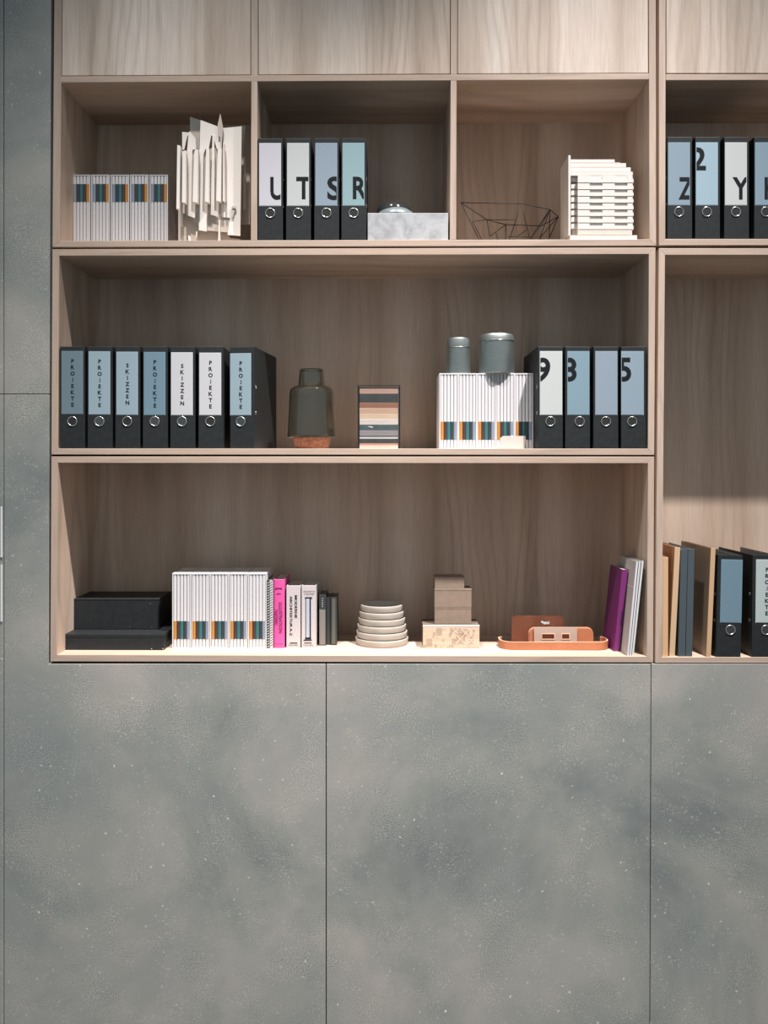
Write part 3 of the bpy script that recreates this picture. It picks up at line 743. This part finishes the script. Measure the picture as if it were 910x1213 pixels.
# ------------------------------------------------------------------ stacked bowls
zf = floor_z(3, 452)+.0004; yc = .197
M['ceramic'] = speckle('cream_ceramic', (200,192,180), (208,200,190), 40, .5)
ords = ['lowest and widest cream dish of the conical stack', 'second cream dish from the bottom of the conical stack', 'third cream dish from the bottom of the conical stack', 'fourth cream dish from the bottom of the conical stack', 'cream dish just under the topmost one of the stack', 'topmost and smallest cream dish of the conical stack']
hs = .0216
for k in range(6):
    r1 = .0885-.00345*k; z0 = zf+k*(hs+.0003)
    t = thing('stacking_dish', ords[k], 'dish', (X(452.4, yc)+random.uniform(-.001, .001), yc, z0), 'cream dishes stacked in a cone')
    prof = [(0,0),(r1-.006,0),(r1-.0034,.0012),(r1-.0022,.004),(r1-.0008,hs-.007),(r1,hs-.002),(r1-.001,hs),(r1-.0045,hs),(r1-.006,hs-.002),(r1-.009,.007),(r1-.014,.005),(0,.005)]
    bm = bmesh.new(); lathe(bm, prof, 72); part('dish_wall', bm, M['ceramic'], t, smooth=True, angle=50)

# ------------------------------------------------------------------ perforated wooden box with three card boxes
zf = floor_z(3, 535)+.0004; yd = .122; d3 = .12
M['ply'] = speckle('light_ply', (226,196,166), (236,210,184), 30, .5, (.2, 1, 3))
M['darktop'] = mat('box_top', (112,96,84), .6)
hb = S(767.6-740.6, yd)
t = thing('perforated_box', 'light wooden box with a perforated city-map pattern under three small boxes', 'box', (X(534.5, yd), yd+.06, zf))
part('box_body', B(X(501.2, yd), X(568.1, yd), yd+.003, yd+.003+d3, zf, zf+hb-.001), M['darktop'], t, world=True)
part('front_face', B(X(501.2, yd), X(568.1, yd), yd, yd+.0028, zf, zf+hb), M['ply'], t, world=True, bevel=.0005)
part('top_edge', B(X(501.0, yd), X(568.3, yd), yd-.0006, yd-.0001, zf+hb-.005, zf+hb), M['white'], t, world=True)
bm = bmesh.new()
regs = [((245,780),(330,890),'a'),((200,840),(240,890),'a'),((335,780),(370,810),'b'),((440,780),(580,870),'c'),((510,860),(640,1000),'c'),((590,795),(700,900),'c'),((415,850),(455,905),'a'),((455,925),(515,1010),'a'),
        ((120,930),(190,1030),'a'),((650,990),(710,1055),'c'),((690,900),(752,1000),'c'),((225,985),(265,1050),'b'),((320,935),(365,990),'b'),((395,1010),(480,1055),'b'),((80,1010),(110,1048),'a'),((295,1035),(330,1055),'a'),((100,880),(115,920),'b'),((740,800),(765,890),'b'),((190,900),(280,925),'b')]
st = 16.0
for (u0, v0), (u1, v1), kd in regs:
    cu, cv = (u0+u1)/2, (v0+v1)/2; n = int(max(u1-u0, v1-v0)/st)+2
    for i in range(-n, n+1):
        for j in range(-n, n+1):
            u = cu+(i+j)*st*.72; v = cv+(i-j)*st*.72
            if not (u0 <= u <= u1 and max(v0, 776) <= v <= min(v1, 1050)): continue
            if kd == 'b' and random.random() < .45: continue
            if kd == 'c' and (i % 6 == 0 or j % 7 == 0): continue
            px_, py_ = 495+u/11.375, 675+v/11.375; xx, zz = X(px_, yd), Z(py_, yd)
            r_ = .0014
            vs = [bm.verts.new((xx+a*r_, yd-.0003, zz+b*r_)) for a, b in ((-1,0),(0,-1),(1,0),(0,1))]; bm.faces.new(vs)
o = part('perforation', bm, mat('hole_brown', (84,66,58), .8), t, world=True); o['kind'] = 'stuff'
zt3 = zf+hb+.0003; yd = .146
M['kraft'] = speckle('taupe_card', (146,122,104), (154,130,111), 50, .6)
def cbox(lb, xa, xb, z0, h, yd, dp=.08):
    t = thing('card_box', lb, 'box', (X((xa+xb)/2, yd), yd+dp/2, z0), 'taupe boxes stacked on the perforated box')
    part('box_body', B(X(xa, yd), X(xb, yd), yd, yd+dp, z0, z0+h*.9), M['kraft'], t, world=True)
    part('lid', B(X(xa, yd)-.0005, X(xb, yd)+.0005, yd-.0006, yd+dp+.0005, z0+h*.9, z0+h), M['kraft'], t, world=True, bevel=.0005)
h1 = S(19.6, yd); cbox('taupe card box directly on the perforated wooden box', 515.2, 558.4, zt3, h1, yd)
h2 = S(21.6, yd); cbox('taupe card box in the middle of the three stacked', 515.0, 558.6, zt3+h1+.0005, h2, yd-.001)
h3 = S(13.6, yd); cbox('topmost smaller taupe card box, narrower than those below', 515.4, 550.0, zt3+h1+h2+.001, h3, yd)

# ------------------------------------------------------------------ leather tray with its contents
def leather(name, c):
    t = NT(name); v = t.coord((1, 1, 1)); f = t.noise(v, 130, 4, .6); g = t.noise(v, 12, 3)
    cc = t.mix(1, t.ramp(g, [(.3, tuple(int(a*.92) for a in c)), (.7, c)]), t.ramp(f, [(.3, G(.9)), (.7, G(1.06))]), 'MULTIPLY')
    t.l(cc, t.b.inputs['Base Color']); t.b.inputs['Roughness'].default_value = .5
    bp = t.n('ShaderNodeBump'); bp.inputs['Strength'].default_value = .2; bp.inputs['Distance'].default_value = .001; t.l(f, bp.inputs['Height']); t.l(bp.outputs['Normal'], t.b.inputs['Normal'])
    return t.m
M['leather'] = leather('tan_leather', (184,116,80)); M['leather_edge'] = leather('leather_edge', (232,190,160)); M['leather_dk'] = leather('brown_leather', (168,104,76))
zf = floor_z(3, 656)+.0004; yd = .088
xa, xb = X(592.4, yd+.03), X(721.4, yd+.03); cxm = (xa+xb)/2
t = thing('leather_tray', 'tan leather tray with upright curved rim on the lower shelf', 'tray', (cxm, yd+.06, zf))
path = []
rad = .045
for i in range(9):   # left end: from the back hook round the front corner
    a = math.pi+ i*(math.pi/2)/8; path.append((xa+rad+rad*math.cos(a), yd+rad+rad*math.sin(a)))
for i in range(9):
    a = 1.5*math.pi+i*(math.pi/2)/8; path.append((xb-rad+rad*math.cos(a), yd+rad+rad*math.sin(a)))
path = [(xa+.012, yd+.095), (xa+.004, yd+.088), (xa, yd+.078), (xa, yd+.06)]+path+[(xb, yd+.06), (xb, yd+.078), (xb-.004, yd+.088), (xb-.012, yd+.095)]
def band(bm, path, th, z0, z1):
    n = len(path); inner = []
    for i in range(n):
        a = Vector(path[max(i-1, 0)]); b = Vector(path[min(i+1, n-1)]); d = (b-a).normalized(); nrm = Vector((-d.y, d.x)); inner.append(Vector(path[i])+nrm*th)
    o = [(bm.verts.new((*p, z0)), bm.verts.new((*p, z1))) for p in path]; q = [(bm.verts.new((*p, z0)), bm.verts.new((*p, z1))) for p in inner]
    for i in range(n-1):
        bm.faces.new((o[i][0], o[i+1][0], o[i+1][1], o[i][1])); bm.faces.new((q[i][0], q[i][1], q[i+1][1], q[i+1][0]))
        bm.faces.new((o[i][1], o[i+1][1], q[i+1][1], q[i][1])); bm.faces.new((o[i][0], q[i][0], q[i+1][0], o[i+1][0]))
    for i in (0, n-1): bm.faces.new((o[i][0], o[i][1], q[i][1], q[i][0]))
bm = bmesh.new(); band(bm, path, .0035, zf+.0005, zf+.0255); part('rim_band', bm, M['leather'], t, world=True, smooth=True, angle=45)
bm = bmesh.new(); band(bm, path, .0037, zf+.0256, zf+.0268); part('rim_edge', bm, M['leather_edge'], t, world=True, smooth=True, angle=45)
bm = bmesh.new()
base = [(x, y) for x, y in path[4:-4]]+[(xb, yd+.14), (xa, yd+.14)]
cen = Vector((cxm, yd+.07)); base = [tuple(Vector(p)+(cen-Vector(p)).normalized()*.0045) for p in base]
lo = [bm.verts.new((*p, zf)) for p in base]; hi = [bm.verts.new((*p, zf+.0025)) for p in base]; bm.faces.new(lo[::-1]); bm.faces.new(hi); n = len(base)
for i in range(n): bm.faces.new((lo[i], lo[(i+1) % n], hi[(i+1) % n], hi[i]))
part('tray_base', bm, M['leather_dk'], t, world=True)
def rrect(x0, x1, z0, z1, r, rl=None, n=6):
    rl = r if rl is None else rl; pts = [(x0, z0), (x1, z0)]
    for i in range(n+1): a = i*(math.pi/2)/n; pts.append((x1-r+r*math.cos(a), z1-r+r*math.sin(a)))
    for i in range(n+1): a = math.pi/2+i*(math.pi/2)/n; pts.append((x0+rl+rl*math.cos(a), z1-rl+rl*math.sin(a)))
    return pts
zi = zf+.0028
yq = yd+.045
t = thing('leather_holder', 'small tan leather holder with rounded corners standing inside the tray', 'holder', (X(665, yq), yq, zi))
bm = bmesh.new(); prism(bm, rrect(X(627, yq), X(703.2, yq), zi, Z(744, yq), .020), yq, yq+.010); part('holder_body', bm, M['leather'], t, world=True, bevel=.001)
bm = bmesh.new(); prism(bm, rrect(X(626.6, yq), X(703.6, yq), Z(762, yq), Z(743.6, yq), .0205), yq+.0102, yq+.0125); part('holder_edge', bm, M['leather_edge'], t, world=True)
yq2 = yq-.006
t = thing('window_card', 'pinkish grey card with two rectangular windows in front of the leather holder', 'card', (X(658, yq2), yq2, zi))
def wz(py): return Z(py, yq2)
xs = [632.8, 642.4, 656.6, 665.9, 674.4, 683.8]; zz = [zi, wz(756.8), wz(751.2), wz(743.2)]
bm = bmesh.new()
box(bm, X(xs[0], yq2), X(xs[5], yq2), yq2, yq2+.002, zz[0], zz[1]); box(bm, X(xs[0], yq2), X(xs[5], yq2), yq2, yq2+.002, zz[2], zz[3])
for i in (0, 2, 4): box(bm, X(xs[i], yq2), X(xs[i+1], yq2), yq2, yq2+.002, zz[1], zz[2])
part('card', bm, mat('card_greige', (206,178,162), .5), t, world=True)
for i in (1, 3):
    bm = bmesh.new(); a, b = X(xs[i], yq2), X(xs[i+1], yq2); e = .0028
    box(bm, a-e, b+e, yq2-.001, yq2-.0001, zz[1]-e, zz[1]); box(bm, a-e, b+e, yq2-.001, yq2-.0001, zz[2], zz[2]+e); box(bm, a-e, a, yq2-.001, yq2-.0001, zz[1], zz[2]); box(bm, b, b+e, yq2-.001, yq2-.0001, zz[1], zz[2])
    part('window_frame', bm, M['leather_edge'], t, world=True)
yq3 = yd+.10
t = thing('leather_sheet', 'dark brown rounded leather sheet standing at the back left of the tray', 'leather sheet', (X(637, yq3), yq3, zi))
bm = bmesh.new(); prism(bm, rrect(X(606.5, yq3), X(668, yq3), zi, Z(729.5, yq3), .016), yq3, yq3+.006); part('sheet', bm, M['leather_dk'], t, world=True)
yq4 = yq3-.012
ac = mat('acrylic', (250,251,250), .08, 0, Transmission_Weight=1.0, IOR=1.1)
t = thing('acrylic_stand', 'clear acrylic stand behind the leather holder, with a small white blob', 'stand', (X(647, yq4), yq4, zi))
part('acrylic_plate', B(X(600.5, yq4), X(694, yq4), yq4, yq4+.003, zi, Z(716, yq4)), ac, t, world=True)
bm = bmesh.new()
for u, v, r in ((360,230,9),(375,238,10),(390,236,9),(405,240,9),(410,230,5),(383,243,7)):
    px_, py_ = 585+u/6.276, 700+v/6.276; disc(bm, S(r/6.276), yq4-.0008-.00002*u/10, yq4-.0002, 14, X(px_, yq4), Z(py_, yq4))
part('white_blob', bm, mat('blob_white', (240,240,240), .4), t, world=True)  # overlapping small white discs on the acrylic

# ------------------------------------------------------------------ leaning books (lower shelf, right end)
def leaner(label, bot, top, wpx, py_b, py_t, yd, depth, cover, edge=None, cat='book', group='leaning books at the right end of the lower shelf'):
    zf = floor_z(3, bot)+.0006
    ang = math.atan2(top-bot, py_b-py_t)
    Lg = S(math.hypot(top-bot, py_b-py_t), yd); w_ = S(wpx, yd)
    zz = zf+0.0
    t = thing('book', label, cat, (X(bot, yd), yd, zz), group, (0, ang, 0))
    m = mat('cover', cover, .45); me = m if edge is None else mat('edge', edge, .5)
    part('spine', B(0, w_, 0, .002, 0, Lg), me, t)
    part('cover', B(0, .0008, .0021, depth, 0, Lg), m, t); part('cover', B(w_-.0008, w_, .0021, depth, 0, Lg), m, t)
    part('page_block', B(.0009, w_-.0009, .0022, depth-.002, .0015, Lg-.0015), M['pages'], t)
    return t, Lg, w_, ang
t, Lg, w_, an = leaner('purple book leaning right, left of the white magazines', 727.4, 737.2, 6.6, 770, 673, .075, .15, (118,40,104))
part('spine_print', B(w_*.55, w_*.95, -.0006, .0002, Lg*.32, Lg*.50), mat('plum_ink', (84,26,80), .5), t)
for i, (b, tp, wp, lb) in enumerate(((743.0, 754.0, 2.2, 'white magazine leaning right, nearest the purple book, with text on its cover'), (745.9, 757.3, 2.0, 'white magazine leaning right, between two others'), (748.6, 760.5, 2.2, 'white magazine leaning right, nearest the cabinet side'))):
    t, Lg, w_, an = leaner(lb, b, tp, wp, 775.8+.3*i, 664, .006, .19, (214,208,204), (236,236,240))
    if i == 0:
        part('band_strip', B(-.0012, -.0002, .003, .17, Lg*.715, Lg*.722), M['white'], t)
        bm = bmesh.new()
        for k in range(5): box(bm, -.0008, -.0001, .085, .085+(.045 if k % 2 else .035), Lg*(.16-.018*k), Lg*(.165-.018*k))
        part('cover_print', bm, mat('print_mauve', (140,112,124), .5), t)

# ------------------------------------------------------------------ boards at the bottom of the right cabinet
def slab(label, xt, wpx, xb_, pyt, yd, depth, cover, edge, nm='sketchbook'):
    zf = floor_z(3, 800)+.0006
    pyb = 777.5
    ang = math.atan2(xt-xb_, pyb-pyt); Lg = S(math.hypot(xt-xb_, pyb-pyt), yd)/1.0; w_ = S(wpx, yd)
    t = thing(nm, label, 'book', (X(xb_, yd), yd, zf), 'books and boards leaning beside the right-hand binders', (0, ang, 0))
    m = mat('board_cover', cover, .6); e = mat('board_edge', edge, .55)
    part('spine', B(0, w_, 0, .0022, 0, Lg), e, t, bevel=.0006)
    part('cover', B(0, .002, .0023, depth, 0, Lg), m, t); part('cover', B(w_-.002, w_, .0023, depth, 0, Lg), m, t)
    part('page_block', B(.0021, w_-.0021, .0024, depth-.004, .002, Lg-.004), M['pages'], t)
slab('short light wooden board book at the left end of the right cabinet floor', 784.6, 7.2, 784.4, 660, .006, .20, (206,158,114), (230,182,134))
slab('tall tan book behind the short one in the right cabinet', 799.6, 6.6, 793.0, 648.5, .010, .27, (186,122,80), (230,188,144))
slab('dark blue-black book left of its dark twin in the right cabinet', 806.8, 8.2, 803.6, 650.5, .008, .25, (62,72,78), (66,76,82))
slab('dark blue-black book right of its dark twin in the right cabinet', 815.4, 7.8, 812.4, 650.3, .008, .25, (62,72,78), (66,76,82))
slab('kraft brown book leaning against the plain blue-labelled binder', 842.4, 5.6, 836.8, 648.8, .003, .28, (160,130,104), (222,174,130))
